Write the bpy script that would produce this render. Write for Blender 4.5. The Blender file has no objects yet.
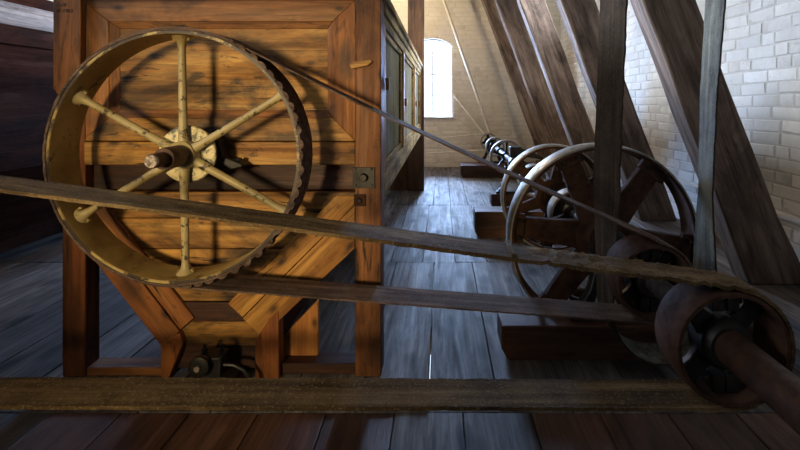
import bpy, bmesh, math, random
from mathutils import Vector, Matrix, noise
random.seed(7)
SC = bpy.context.scene
COL = SC.collection
PI = math.pi
F, CX, CY, H = 450.0, 441.0, 101.0, 1.35        # focal length in px, vanishing point, eye height

def P(px, py, Y):                                # where a measured point lies at depth Y
    return ((px-CX)*Y/F, H-(py-CY)*Y/F)

# ------------------------------------------------------------------ materials
def nn(nt, t, **kw):
    n = nt.nodes.new(t)
    for k, v in kw.items(): setattr(n, k, v)
    return n
def new_mat(name):
    m = bpy.data.materials.new(name); m.use_nodes = True
    nt = m.node_tree
    b = nt.nodes['Principled BSDF']
    return m, nt, b
def ramp(nt, stops, fac):
    r = nn(nt, 'ShaderNodeValToRGB')
    e = r.color_ramp.elements
    while len(e) < len(stops): e.new(0.5)
    for el, (p, c) in zip(e, stops):
        el.position = p; el.color = (c[0], c[1], c[2], 1) if len(c) >= 3 else (c[0],)*3+(1,)
    nt.links.new(fac, r.inputs[0]); return r.outputs[0]
def G(v): return (v, v, v)
def mixc(nt, a, b, fac, mode='MIX'):
    m = nn(nt, 'ShaderNodeMix', data_type='RGBA', blend_type=mode)
    for sock, v in ((m.inputs[0], fac), (m.inputs[6], a), (m.inputs[7], b)):
        if hasattr(v, 'is_linked') or hasattr(v, 'links'): nt.links.new(v, sock)
        elif isinstance(v, (int, float)): sock.default_value = v
        else: sock.default_value = (v[0], v[1], v[2], 1)
    return m.outputs[2]
def coords(nt, rot=(0,0,0), scale=(1,1,1), rand=True):
    tc = nn(nt, 'ShaderNodeTexCoord'); src = tc.outputs['Object']
    if rand:
        oi = nn(nt, 'ShaderNodeObjectInfo')
        ml = nn(nt, 'ShaderNodeMath', operation='MULTIPLY'); ml.inputs[1].default_value = 37.0
        nt.links.new(oi.outputs['Random'], ml.inputs[0])
        ad = nn(nt, 'ShaderNodeVectorMath', operation='ADD')
        nt.links.new(src, ad.inputs[0]); nt.links.new(ml.outputs[0], ad.inputs[1]); src = ad.outputs[0]
    r = nn(nt, 'ShaderNodeMapping'); r.inputs['Rotation'].default_value = rot
    nt.links.new(src, r.inputs[0]); src = r.outputs[0]
    def sc(s):
        m = nn(nt, 'ShaderNodeMapping'); m.inputs['Scale'].default_value = s
        nt.links.new(src, m.inputs[0]); return m.outputs[0]
    return sc
def tex(nt, vec, scale, detail=4, rough=.6, dist=0):
    t = nn(nt, 'ShaderNodeTexNoise'); t.inputs['Scale'].default_value = scale
    t.inputs['Detail'].default_value = detail; t.inputs['Roughness'].default_value = rough
    t.inputs['Distortion'].default_value = dist
    nt.links.new(vec, t.inputs[0]); return t.outputs[0]
def bump(nt, b, h, strength, dist=.01, prev=None):
    n = nn(nt, 'ShaderNodeBump'); n.inputs['Strength'].default_value = strength
    n.inputs['Distance'].default_value = dist
    nt.links.new(h, n.inputs['Height'])
    if prev: nt.links.new(prev, n.inputs['Normal'])
    nt.links.new(n.outputs[0], b.inputs['Normal']); return n.outputs[0]

def wood(name, dark, mid, light, axis='Z', rot=None, rough=.55, stain=.5, knots=.6, spec=.4, grain=1.0, tone=False, rand=True, fine=1.0, marks=False):
    m, nt, b = new_mat(name)
    rots = {'X': (0,0,0), 'Y': (0,0,PI/2), 'Z': (0,PI/2,0)}
    sc = coords(nt, rot if rot else rots[axis], rand=rand)     # after the turn the grain runs along x
    big = tex(nt, sc((.8*grain, 9*grain, 9*grain)), 1.0, 7, .68, 1.0)
    col = ramp(nt, [(.28, dark), (.5, mid), (.74, light)], big)
    fn = tex(nt, sc((1.4, 38*fine, 38*fine)), 1.0, 5, .75, .5)
    fr = ramp(nt, [(.36, G(.48)), (.5, G(.95)), (.66, G(1.12))], fn)
    col = mixc(nt, col, fr, .85, 'MULTIPLY')
    if stain:
        s1 = tex(nt, sc((1.1, 2.6, 2.6)), 1.3, 6, .68, .6)
        sr = ramp(nt, [(.40, G(1-stain)), (.55, G(1.0))], s1)
        col = mixc(nt, col, sr, 1.0, 'MULTIPLY')
    if knots:
        v = nn(nt, 'ShaderNodeTexVoronoi'); v.inputs['Scale'].default_value = 1.0
        nt.links.new(sc((2.2, 5.0, 5.0)), v.inputs[0])
        kr = ramp(nt, [(.10, G(1-knots)), (.20, G(1-.5*knots)), (.29, G(1.0))], v.outputs['Distance'])
        col = mixc(nt, col, kr, 1.0, 'MULTIPLY')
    if stain:
        s2 = tex(nt, sc((2.2, 11, 11)), 1.6, 7, .75, .8)
        col = mixc(nt, col, ramp(nt, [(.37, G(1-.95*stain)), (.43, G(1.0))], s2), 1.0, 'MULTIPLY')
    if marks:                                     # knots and black scuffs on boards that face along y
        sw = nn(nt, 'ShaderNodeMapping'); sw.inputs['Rotation'].default_value = (PI/2, 0, 0)
        nt.links.new(sc((1, 1, 1)), sw.inputs[0])
        ms = nn(nt, 'ShaderNodeMapping'); ms.inputs['Scale'].default_value = (2.6, 4.6, 1)
        nt.links.new(sw.outputs[0], ms.inputs[0])
        v = nn(nt, 'ShaderNodeTexVoronoi', voronoi_dimensions='2D'); v.inputs['Scale'].default_value = 1.0
        nt.links.new(ms.outputs[0], v.inputs[0])
        col = mixc(nt, col, ramp(nt, [(.03, G(.25)), (.06, G(.62)), (.11, G(1.0))], v.outputs['Distance']), 1.0, 'MULTIPLY')
        s3 = tex(nt, sc((5, 42, 42)), 1.0, 3, .6, .4); s4 = tex(nt, sc((1.6, 3, 3)), 1.0, 2, .5)
        ad = nn(nt, 'ShaderNodeMath', operation='MULTIPLY'); nt.links.new(s3, ad.inputs[0]); nt.links.new(s4, ad.inputs[1])
        col = mixc(nt, col, ramp(nt, [(.125, G(.12)), (.155, G(1.0))], ad.outputs[0]), 1.0, 'MULTIPLY')
    if tone:
        at = nn(nt, 'ShaderNodeAttribute', attribute_name='tone')
        tr = ramp(nt, [(0, G(.62)), (1, G(1.25))], at.outputs['Fac'])
        col = mixc(nt, col, tr, 1.0, 'MULTIPLY')
    nt.links.new(col, b.inputs['Base Color'])
    rr = ramp(nt, [(.3, G(min(1, rough+.2))), (.7, G(rough-.08))], big)
    nt.links.new(rr, b.inputs['Roughness'])
    b.inputs['Specular IOR Level'].default_value = spec
    bump(nt, b, fn, .5, .006)
    return m

def metal(name, c1, c2, rough=.5, metallic=.8, scale=14, bumps=.2, spec=.5):
    m, nt, b = new_mat(name)
    sc = coords(nt)
    n1 = tex(nt, sc((1,1,1)), scale, 6, .65)
    nt.links.new(ramp(nt, [(.35, c1), (.65, c2)], n1), b.inputs['Base Color'])
    nt.links.new(ramp(nt, [(.3, G(min(1, rough+.2))), (.7, G(max(.05, rough-.1)))], n1), b.inputs['Roughness'])
    b.inputs['Metallic'].default_value = metallic
    b.inputs['Specular IOR Level'].default_value = spec
    bump(nt, b, n1, bumps, .005)
    return m

def chipped_paint(name, paint, paint2, under, amount=.42, scale=18):
    m, nt, b = new_mat(name)
    sc = coords(nt)
    n1 = tex(nt, sc((1,1,1)), scale, 8, .72)
    n2 = tex(nt, sc((1,1,1)), 5, 5, .6)
    pc = ramp(nt, [(.3, paint2), (.62, paint)], n2)
    k = ramp(nt, [(amount-.03, G(1)), (amount+.03, G(0))], n1)
    nt.links.new(mixc(nt, pc, under, k), b.inputs['Base Color'])
    b.inputs['Roughness'].default_value = .5
    bump(nt, b, k, -.3, .003)
    return m

def leather(name, c1, c2, c3, axis='X', rough=.6, crumbs=.5):
    m, nt, b = new_mat(name)
    rots = {'X': (0,0,0), 'Z': (0,PI/2,0)}
    sc = coords(nt, rots[axis])
    st = tex(nt, sc((1.2, 26, 26)), 1.0, 4, .6, .3)
    gr = tex(nt, sc((1,1,1)), 110, 3, .6)
    bl = tex(nt, sc((1,1,1)), 9, 5, .7)
    col = ramp(nt, [(.3, c1), (.55, c2), (.75, c3)], st)
    col = mixc(nt, col, ramp(nt, [(.3, G(.45)), (.6, G(1.15))], bl), .8, 'MULTIPLY')
    col = mixc(nt, col, (c3[0]*1.4, c3[1]*1.45, c3[2]*1.5), ramp(nt, [(.56, G(0)), (.66, G(crumbs))], gr))
    nt.links.new(col, b.inputs['Base Color'])
    b.inputs['Roughness'].default_value = .85; b.inputs['Specular IOR Level'].default_value = .12
    n = bump(nt, b, gr, .6, .004)
    bump(nt, b, bl, .4, .006, n)
    return m

def brick_mat(name, a, b_, c, dirt, lo=.88):
    m, nt, b = new_mat(name)
    sc = coords(nt, rand=False)
    at = nn(nt, 'ShaderNodeAttribute', attribute_name='tone')
    n1 = tex(nt, sc((1,1,1)), 1.1, 6, .65, .5)
    n2 = tex(nt, sc((1,1,1)), 22, 6, .7)
    col = ramp(nt, [(.3, a), (.5, b_), (.72, c)], n1)
    col = mixc(nt, col, ramp(nt, [(0, G(lo)), (1, G(1.05))], at.outputs['Fac']), 1.0, 'MULTIPLY')
    col = mixc(nt, col, dirt, ramp(nt, [(.60, G(0)), (.74, G(.6))], n2))
    nt.links.new(col, b.inputs['Base Color'])
    b.inputs['Roughness'].default_value = .85
    b.inputs['Specular IOR Level'].default_value = .2
    bump(nt, b, n2, .5, .012)
    return m

def plain(name, c, rough=.7, metallic=0, spec=.4):
    m, nt, b = new_mat(name)
    sc = coords(nt)
    n1 = tex(nt, sc((1,1,1)), 12, 4, .6)
    nt.links.new(ramp(nt, [(.3, tuple(x*.75 for x in c)), (.7, c)], n1), b.inputs['Base Color'])
    b.inputs['Roughness'].default_value = rough; b.inputs['Metallic'].default_value = metallic
    b.inputs['Specular IOR Level'].default_value = spec
    return m

M = {}
OD, OM, OL = (.13,.042,.008), (.38,.175,.034), (.66,.375,.082)
M['bin_x'] = wood('bin pine across', OD, OM, OL, 'X', stain=.72, knots=.8, tone=True, marks=True)
M['bin_x2'] = wood('bin pine across brown', (.07,.020,.005), (.25,.095,.022), (.42,.19,.052), 'X', stain=.6, knots=.6, marks=True)
M['bin_z'] = wood('bin pine upright', (.13,.036,.008), (.34,.125,.026), (.5,.22,.055), 'Z', stain=.5, knots=.7, marks=True)
M['bin_post'] = wood('bin post brown', (.07,.02,.006), (.20,.072,.019), (.32,.125,.035), 'Z', stain=.5, knots=.5, marks=True)
M['bin_leg'] = wood('bin leg red brown', (.08,.018,.004), (.25,.075,.014), (.38,.14,.03), 'Z', stain=.55, knots=.5)
aR = math.atan2(85, 90); aL = math.atan2(83, 65)
M['bin_dr'] = wood('bin pine slanting right', OD, OM, OL, rot=(0, aR, 0), stain=.5, knots=.6, marks=True)
M['bin_dl'] = wood('bin pine slanting left', (.09,.022,.005), (.25,.085,.018), (.42,.17,.04), rot=(0, -aL, 0), stain=.5, knots=.6, marks=True)
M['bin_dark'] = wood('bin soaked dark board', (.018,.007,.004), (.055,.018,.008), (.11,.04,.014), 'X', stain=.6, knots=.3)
M['bin_y'] = wood('bin side oiled wood', (.13,.08,.025), (.38,.26,.095), (.60,.45,.19), 'Y', stain=.5, knots=.4, rough=.85, spec=.05)
M['bin_sz'] = wood('bin side stile wood', (.2,.085,.025), (.45,.22,.07), (.6,.34,.12), 'Z', stain=.5, knots=.4)
M['bin_panel'] = wood('bin side grey panel', (.13,.11,.065), (.215,.19,.115), (.29,.26,.165), 'Z', stain=.25, knots=.15, rough=.85, spec=.05)
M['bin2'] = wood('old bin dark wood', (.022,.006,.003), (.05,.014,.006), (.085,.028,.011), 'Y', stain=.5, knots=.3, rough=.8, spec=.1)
M['bin2_z'] = wood('old bin dark wood upright', (.018,.006,.003), (.05,.016,.007), (.09,.03,.012), 'Z', stain=.5, knots=.3, rough=.8, spec=.1)
M['ledge'] = wood('whitish worn ledge', (.33,.27,.25), (.5,.43,.41), (.66,.6,.56), 'Y', stain=.35, knots=.2)
M['strut'] = wood('weathered brace timber', (.06,.038,.027), (.20,.138,.10), (.36,.265,.20), rot=(0, PI/2+.354, 0), stain=.45, knots=.5, rough=.7, spec=.25)
M['sleeper'] = wood('sleeper timber', (.03,.012,.006), (.095,.038,.018), (.17,.075,.035), 'X', stain=.4, knots=.3)
M['sill'] = wood('wall sill timber', (.08,.06,.05), (.2,.16,.13), (.33,.28,.24), 'Y', stain=.4, knots=.3, rough=.6)
M['partition'] = wood('partition boards', (.12,.055,.02), (.24,.115,.042), (.34,.18,.07), 'Z', stain=.35, knots=.4)
M['ppost'] = wood('partition post', (.07,.032,.014), (.15,.068,.028), (.22,.11,.045), 'Z', stain=.35, knots=.4)
M['floor'] = wood('worn floor boards', (.06,.052,.047), (.15,.135,.125), (.25,.232,.22), 'Y', stain=.4, knots=.8, rough=.62, spec=.3, tone=True, rand=False, grain=1.5)
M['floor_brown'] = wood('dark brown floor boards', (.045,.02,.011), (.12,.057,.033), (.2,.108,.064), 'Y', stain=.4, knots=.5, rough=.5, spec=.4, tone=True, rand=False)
M['ceiling'] = wood('ceiling boards', (.10,.06,.03), (.2,.13,.07), (.3,.2,.12), 'Y', stain=.3, knots=.5, rand=False)
M['iron'] = metal('dark oily iron', (.012,.010,.009), (.04,.034,.03), .5, .55)
M['iron_brown'] = metal('brown rusted iron', (.03,.014,.009), (.075,.038,.024), .85, .0, spec=.15)
M['iron_black'] = metal('black painted iron', (.006,.006,.006), (.022,.02,.018), .42, .3)
M['steel'] = metal('polished rim steel', (.22,.21,.185), (.42,.40,.365), .5, .8, 9, .05)
M['shaft'] = metal('brown shaft steel', (.03,.015,.01), (.085,.042,.026), .48, .5, 20, .1)
M['shaft_bright'] = metal('bright shaft steel', (.03,.026,.024), (.075,.068,.064), .5, .4, 20, .05)
M['cream'] = chipped_paint('chipped cream paint', (.40,.325,.15), (.25,.18,.065), (.04,.026,.012), .43, 22)
M['cream_rim'] = chipped_paint('grimy cream rim paint', (.36,.25,.075), (.16,.10,.028), (.05,.028,.01), .40, 9)
M['rim_edge'] = chipped_paint('worn rim edge paint', (.42,.31,.11), (.2,.13,.045), (.035,.02,.012), .56, 7)
M['cream_disc'] = chipped_paint('patchy cream flange paint', (.66,.58,.33), (.48,.37,.15), (.10,.105,.085), .49, 14)
M['axle_end'] = metal('hammered axle end', (.07,.055,.045), (.36,.30,.25), .5, .6, 70, .6)
M['belt'] = leather('crusty brown belt', (.032,.019,.008), (.11,.070,.030), (.20,.14,.066), 'X', .6, .45)
M['belt_flat'] = leather('smooth brown belt', (.05,.034,.02), (.10,.07,.042), (.16,.12,.075), 'X', .5, .25)
M['belt_wheel'] = leather('dark brown belt', (.04,.024,.017), (.12,.08,.06), (.21,.155,.12), 'X', .5, .25)
M['belt_hang'] = leather('grey brown hanging belt', (.022,.015,.010), (.05,.036,.026), (.095,.075,.056), 'Z', .5, .3)
M['belt_inner'] = leather('worn grey green belt face', (.07,.068,.055), (.15,.148,.122), (.25,.25,.21), 'Z', .5, .3)
M['strap'] = plain('pale thin strap', (.80,.75,.62), .7)
M['rim_pale'] = plain('worn pale rim', (.30,.28,.25), .5)
M['brick_w'] = brick_mat('whitewashed brick', (.50,.48,.46), (.66,.65,.63), (.76,.76,.75), (.30,.25,.19))
M['brick_c'] = brick_mat('cream painted brick', (.60,.55,.46), (.68,.63,.54), (.74,.70,.61), (.55,.48,.36), .97)
M['mortar_w'] = plain('whitewashed mortar', (.58,.56,.53), .9)
M['mortar_c'] = plain('cream mortar', (.70,.65,.555), .9)
M['plaster'] = plain('grey plaster', (.34,.31,.27), .9)
M['white_wood'] = plain('white painted window wood', (.75,.72,.66), .5)
M['ink'] = plain('black ink', (.012,.01,.008), .7)
def glass_mat():
    m = bpy.data.materials.new('window glass'); m.use_nodes = True; nt = m.node_tree
    nt.nodes.remove(nt.nodes['Principled BSDF'])
    t = nn(nt, 'ShaderNodeBsdfTransparent'); t.inputs[0].default_value = (.96,.97,.98,1)
    g = nn(nt, 'ShaderNodeBsdfGlossy'); g.inputs['Roughness'].default_value = .05
    fr = nn(nt, 'ShaderNodeFresnel'); fr.inputs[0].default_value = 1.45
    mx = nn(nt, 'ShaderNodeMixShader')
    nt.links.new(fr.outputs[0], mx.inputs[0]); nt.links.new(t.outputs[0], mx.inputs[1]); nt.links.new(g.outputs[0], mx.inputs[2])
    nt.links.new(mx.outputs[0], nt.nodes['Material Output'].inputs[0])
    return m
M['glass'] = glass_mat()

# ------------------------------------------------------------------ mesh building
class MB:
    def __init__(s): s.v = []; s.f = []; s.t = []
    def add(s, vs, fs, tone=.5):
        o = len(s.v); s.v += [tuple(v) for v in vs]
        for f in fs: s.f.append(tuple(i+o for i in f)); s.t.append(getattr(s, 'tone', tone))
        return s
    def box(s, x0, x1, y0, y1, z0, z1, tone=.5):
        return s.add([(x0,y0,z0),(x1,y0,z0),(x1,y1,z0),(x0,y1,z0),(x0,y0,z1),(x1,y0,z1),(x1,y1,z1),(x0,y1,z1)],
                     [(0,3,2,1),(4,5,6,7),(0,1,5,4),(1,2,6,5),(2,3,7,6),(3,0,4,7)], tone)
    def obox(s, c, ax, ay, az):                  # oriented box: centre and three half-axes
        c, ax, ay, az = map(Vector, (c, ax, ay, az))
        vs = [c+i*ax+j*ay+k*az for k in (-1,1) for j in (-1,1) for i in (-1,1)]
        return s.add(vs, [(0,2,3,1),(4,5,7,6),(0,1,5,4),(1,3,7,5),(3,2,6,7),(2,0,4,6)])
    def prism(s, poly, y0, y1):                  # poly of (x,z), carried along y
        n = len(poly)
        a = sum(poly[i][0]*poly[(i+1)%n][1]-poly[(i+1)%n][0]*poly[i][1] for i in range(n))
        if a < 0: poly = poly[::-1]
        vs = [(x,y0,z) for x,z in poly]+[(x,y1,z) for x,z in poly]
        fs = [tuple(range(n)), tuple(range(2*n-1, n-1, -1))]
        fs += [((i+1)%n, i, i+n, (i+1)%n+n) for i in range(n)]
        return s.add(vs, fs)
    def cyl(s, p0, p1, r0, r1=None, n=20, cap=True):
        r1 = r0 if r1 is None else r1
        p0, p1 = Vector(p0), Vector(p1); d = (p1-p0).normalized()
        u = d.orthogonal().normalized(); w = d.cross(u)
        vs = []
        for p, r in ((p0,r0),(p1,r1)):
            for i in range(n):
                a = 2*PI*i/n; vs.append(p+u*(r*math.cos(a))+w*(r*math.sin(a)))
        fs = [(i,(i+1)%n,(i+1)%n+n,i+n) for i in range(n)]
        if cap: fs += [tuple(range(n-1,-1,-1)), tuple(range(n,2*n))]
        return s.add(vs, fs)
    def tube(s, pts, r, n=8):
        pts = [Vector(p) for p in pts]; vs = []; fs = []
        u = None
        for i, p in enumerate(pts):
            d = (pts[min(i+1,len(pts)-1)]-pts[max(i-1,0)]).normalized()
            u = (u-d*u.dot(d)).normalized() if u else d.orthogonal().normalized()
            w = d.cross(u); rr = r[i] if isinstance(r,(list,tuple)) else r
            for k in range(n):
                a = 2*PI*k/n; vs.append(p+u*(rr*math.cos(a))+w*(rr*math.sin(a)))
        for i in range(len(pts)-1):
            fs += [(i*n+k, i*n+(k+1)%n, (i+1)*n+(k+1)%n, (i+1)*n+k) for k in range(n)]
        fs += [tuple(range(n-1,-1,-1)), tuple(range((len(pts)-1)*n, len(pts)*n))]
        return s.add(vs, fs)
    def lathe(s, cx, cz, prof, n=64):            # closed profile (r,y) about the y axis
        vs = []; m = len(prof); fs = []
        for i in range(n):
            a = 2*PI*i/n
            for r, y in prof: vs.append((cx+r*math.cos(a), y, cz+r*math.sin(a)))
        for i in range(n):
            j = (i+1)%n
            fs += [(i*m+k, i*m+(k+1)%m, j*m+(k+1)%m, j*m+k) for k in range(m)]
        return s.add(vs, fs)
    def belt(s, path, y0, y1, th, closed=True, ny=5, lump=0, fray=0, seed=0):
        n = len(path); vs = []; fs = []
        row = 2*(ny+1)
        for i, (x, z) in enumerate(path):
            a = path[(i-1)%n] if closed or i > 0 else path[0]
            b = path[(i+1)%n] if closed or i < n-1 else path[-1]
            d = Vector((b[0]-a[0], b[1]-a[1])).normalized(); nx, nz = -d[1], d[0]
            for side in (1, -1):
                for j in range(ny+1):
                    jj = j if side == 1 else ny-j
                    y = y0+(y1-y0)*jj/ny
                    if jj in (0, ny): y += fray*noise.noise((x*60+seed, z*60, jj))
                    o = side*th/2
                    if lump: o += lump*(.5*noise.noise((x*14+seed, y*30, z*14))+max(0, noise.noise((x*33, y*55+seed, z*33))-.15)*1.6*(1 if side==1 else .4))
                    vs.append((x+nx*o, y, z+nz*o))
        last = n if closed else n-1
        for i in range(last):
            j = (i+1)%n
            fs += [(i*row+k, i*row+(k+1)%row, j*row+(k+1)%row, j*row+k) for k in range(row)]
        if not closed: fs += [tuple(range(row)), tuple(range(n*row-1, (n-1)*row-1, -1))]
        return s.add(vs, fs)

ORG = {}
def link_mesh(name, mb, mat, parent=None, bevel=0, sharp=32, origin=None):
    org = Vector(origin) if origin is not None else (ORG[parent] if parent in ORG else Vector((0,0,0)))
    me = bpy.data.meshes.new(name)
    me.from_pydata([tuple(Vector(v)-org) for v in mb.v], [], mb.f)
    bm = bmesh.new(); bm.from_mesh(me); bmesh.ops.recalc_face_normals(bm, faces=bm.faces); bm.to_mesh(me); bm.free()
    at = me.attributes.new('tone', 'FLOAT', 'FACE'); at.data.foreach_set('value', mb.t)
    me.materials.append(mat)
    me.shade_smooth(); me.set_sharp_from_angle(angle=math.radians(sharp))
    o = bpy.data.objects.new(name, me); COL.objects.link(o)
    if parent is not None: o.parent = parent
    else: o.location = org
    ORG[o] = org
    if bevel:
        b = o.modifiers.new('edges', 'BEVEL'); b.width = bevel; b.segments = 2
        b.limit_method = 'ANGLE'; b.angle_limit = math.radians(40); b.harden_normals = False
    return o
def tag(o, label, cat, group=None, kind=None):
    o['label'] = label; o['category'] = cat
    if group: o['group'] = group
    if kind: o['kind'] = kind
    return o
def thing(name, loc, label, cat, group=None):
    o = bpy.data.objects.new(name, None); COL.objects.link(o); o.location = loc; o.empty_display_size = .1
    ORG[o] = Vector(loc)
    return tag(o, label, cat, group)
def solo(name, mb, mat, loc, label, cat, group=None, bevel=0, **k):
    o = link_mesh(name, mb, mat, None, bevel, origin=loc, **k)
    return tag(o, label, cat, group)
def struct(name, mb, mat, parent=None, bevel=0, label=None, **k):
    o = link_mesh(name, mb, mat, parent, bevel, **k)
    if parent is None: o['kind'] = 'structure'
    if label: o['label'] = label
    return o

# ------------------------------------------------------------------ the room
XL, XR, YB, YF, ZC = -3.9, 2.45, 9.2, -3.0, 3.72

def planks(y0, y1, w, x_seam, x0, x1, gap, mb_pick, joints):
    k0 = math.floor((x0-x_seam)/w)
    x = x_seam+k0*w
    while x < x1:
        a, b = max(x, x0), min(x+w, x1)
        if b-a > .03:
            mb_pick(a, b, y0, y1, gap)
        x += w
grey, brown = MB(), MB()
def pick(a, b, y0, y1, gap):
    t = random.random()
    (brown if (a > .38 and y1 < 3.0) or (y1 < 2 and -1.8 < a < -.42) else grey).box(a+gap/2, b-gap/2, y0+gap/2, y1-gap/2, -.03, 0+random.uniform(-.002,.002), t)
planks(-3, 1.95, .295, -.20, XL, XR, .005, pick, 0)
planks(1.95, 3.77, .315, -.057, XL, XR, .006, pick, 0)
planks(3.77, 5.84, .27, -.152, XL, XR, .005, pick, 0)
planks(5.84, YB, .225, -.10, XL, XR, .004, pick, 0)
fl = struct('floor', grey, M['floor'], bevel=.003)
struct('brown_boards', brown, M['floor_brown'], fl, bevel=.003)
sub = MB()                                        # subfloor with the one open crack between two boards
sub.box(XL, -.064, YF, YB, -.2, -.032); sub.box(-.05, XR, YF, YB, -.2, -.032)
sub.box(-.064, -.05, YF, 2.12, -.2, -.032); sub.box(-.064, -.05, 2.75, YB, -.2, -.032)
struct('subfloor', sub, M['floor_brown'], fl)
tb = MB()
x = -1.75
for w in (.42, .46, .38, .44): 
    tb.box(x, x+w-.004, 1.965, 2.045, .001, .014, random.random()); x += w
struct('trim_1', tb, M['sleeper'], bevel=.003)

cb = MB(); x = XL
while x < XR:
    cb.box(x+.003, min(x+.2, XR)-.003, YF, YB, ZC, ZC+.04, random.random()); x += .2
cb.box(XL, XR, YF, YB, ZC+.041, ZC+.06)
struct('ceiling', cb, M['ceiling'])

# windows in the far wall: (left, right, sill, spring, top)
WIN = [(-.60, .245, 1.0, 2.47, 2.63), (-3.1, -2.2, 1.0, 2.47, 2.63)]
def arch(w, x):                                   # height of the segmental arch at x
    l, r, s, sp, tp = w
    hw = (r-l)/2; c = (l+r)/2; sag = tp-sp; R = (hw*hw+sag*sag)/(2*sag)
    return tp-R+math.sqrt(max(0, R*R-(x-c)**2))
def bricks(mb, u0, u1, v0, v1, put, holes=(), h=.0935, L=.285, j=.011, rel=1.0):
    row = 0; v = v0
    while v < v1-.02:
        u = u0-(.5*(row%2)+random.uniform(0,.08))*L
        while u < u1:
            ln = L*random.uniform(.93,1.06) if random.random() > .22 else L*.5*random.uniform(.95,1.05)
            a, b = max(u, u0), min(u+ln-j, u1)
            c, d = v, min(v+h-j, v1)
            segs = [(a, b)]
            for w in holes:
                l, r, s, sp, tp = w
                if d > s and c < tp:
                    if c > sp:                    # inside the arch rise the opening narrows
                        sag = tp-sp; hw = (r-l)/2; R = (hw*hw+sag*sag)/(2*sag)
                        q = math.sqrt(max(0, R*R-(min(d, tp)-(tp-R))**2)); q2 = math.sqrt(max(0, R*R-(c-(tp-R))**2))
                        l2, r2 = (l+r)/2-q2, (l+r)/2+q2
                    else: l2, r2 = l, r
                    out = []
                    for (p, q_) in segs:
                        if q_ <= l2 or p >= r2: out.append((p, q_))
                        else:
                            if p < l2: out.append((p, l2))
                            if q_ > r2: out.append((r2, q_))
                    segs = out
            for (p, q_) in segs:
                if q_-p > .03:
                    e = .007; pr = rel*(.006+random.uniform(-.002,.005)); t = random.random()
                    jj = [random.uniform(-.006,.006)*min(1, .4+rel) for _ in range(8)]
                    back = [(p,c,0),(q_,c,0),(q_,d,0),(p,d,0)]
                    front = [(p+e+jj[0],c+e+jj[1],pr),(q_-e+jj[2],c+e+jj[3],pr+jj[0]),(q_-e+jj[4],d-e+jj[5],pr+jj[1]),(p+e+jj[6],d-e+jj[7],pr)]
                    wob = lambda q: (q[0]+.010*noise.noise((q[0]*2.1, q[1]*2.1, 1)), q[1]+.012*noise.noise((q[0]*1.7, q[1]*2.3, 7)), q[2])
                    mb.add([put(*wob(q)) for q in back+front], [(4,5,6,7),(0,1,5,4),(1,2,6,5),(2,3,7,6),(3,0,4,7)], t)
            u += ln
        v += h; row += 1
# far wall
wb = MB()
xs = [XL-.3]+sorted([v for w in WIN for v in w[:2]])+[XR+.3]
TH = .32
for i in range(0, len(xs)-1):
    a, b = xs[i], xs[i+1]
    w = next((w for w in WIN if abs(w[0]-a) < 1e-6), None)
    if w is None: wb.box(a, b, YB, YB+TH, -.2, ZC+.1)
    else:
        wb.box(a, b, YB, YB+TH, -.2, w[2])
        N = 14; up = [(a+(b-a)*k/N, arch(w, a+(b-a)*k/N)) for k in range(N+1)]
        for k in range(N):
            wb.prism([up[k], up[k+1], (up[k+1][0], ZC+.1), (up[k][0], ZC+.1)], YB, YB+TH)
we = struct('wall_back', wb, M['mortar_c'])
bb = MB(); bricks(bb, XL, XR, 0, ZC, lambda u,v,p: (u, YB-p, v), WIN, rel=.25)
struct('brickwork', bb, M['brick_c'], we)
# right wall
RW = (4.75, 6.0, 2.76, 3.5)  # unseen window opening, added to light the bin side
rb = MB(); rb.box(XR, XR+.3, YF, RW[0], -.2, ZC+.1); rb.box(XR, XR+.3, RW[1], YB, -.2, ZC+.1)
rb.box(XR, XR+.3, RW[0], RW[1], -.2, RW[2]); rb.box(XR, XR+.3, RW[0], RW[1], RW[3], ZC+.1)
wr = struct('wall_right', rb, M['mortar_w'])
bb = MB(); bricks(bb, .6, YB-.005, 0, ZC, lambda u,v,p: (XR-p, u, v), rel=.75, holes=[(RW[0], RW[1], RW[2], RW[3], RW[3]+.001)])
struct('brickwork', bb, M['brick_w'], wr)
lb = MB(); lb.box(XR-.05, XR-.004, 1.0, YB-.02, .52, .55)
struct('wall_ledge', lb, M['brick_w'], wr, bevel=.006)
# left wall with two window openings high up, the nearer one added for fill light
LW = [(-.6, 1.0, 2.35, 3.45), (3.3, 4.9, 2.35, 3.45)]
lw = MB()
ys = [YF, -.6, 1.0, 3.3, 4.9, YB]
for i in range(5):
    hole = next((w for w in LW if w[0] == ys[i]), None)
    if not hole: lw.box(XL-.3, XL, ys[i], ys[i+1], -.2, ZC+.1)
    else:
        lw.box(XL-.3, XL, ys[i], ys[i+1], -.2, hole[2]); lw.box(XL-.3, XL, ys[i], ys[i+1], hole[3], ZC+.1)
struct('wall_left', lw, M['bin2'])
# wall behind the viewer
fw = MB(); fw.box(XL-.3, XR+.3, YF-.3, YF, -.2, ZC+.1)
struct('wall_front', fw, M['plaster'])

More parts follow.
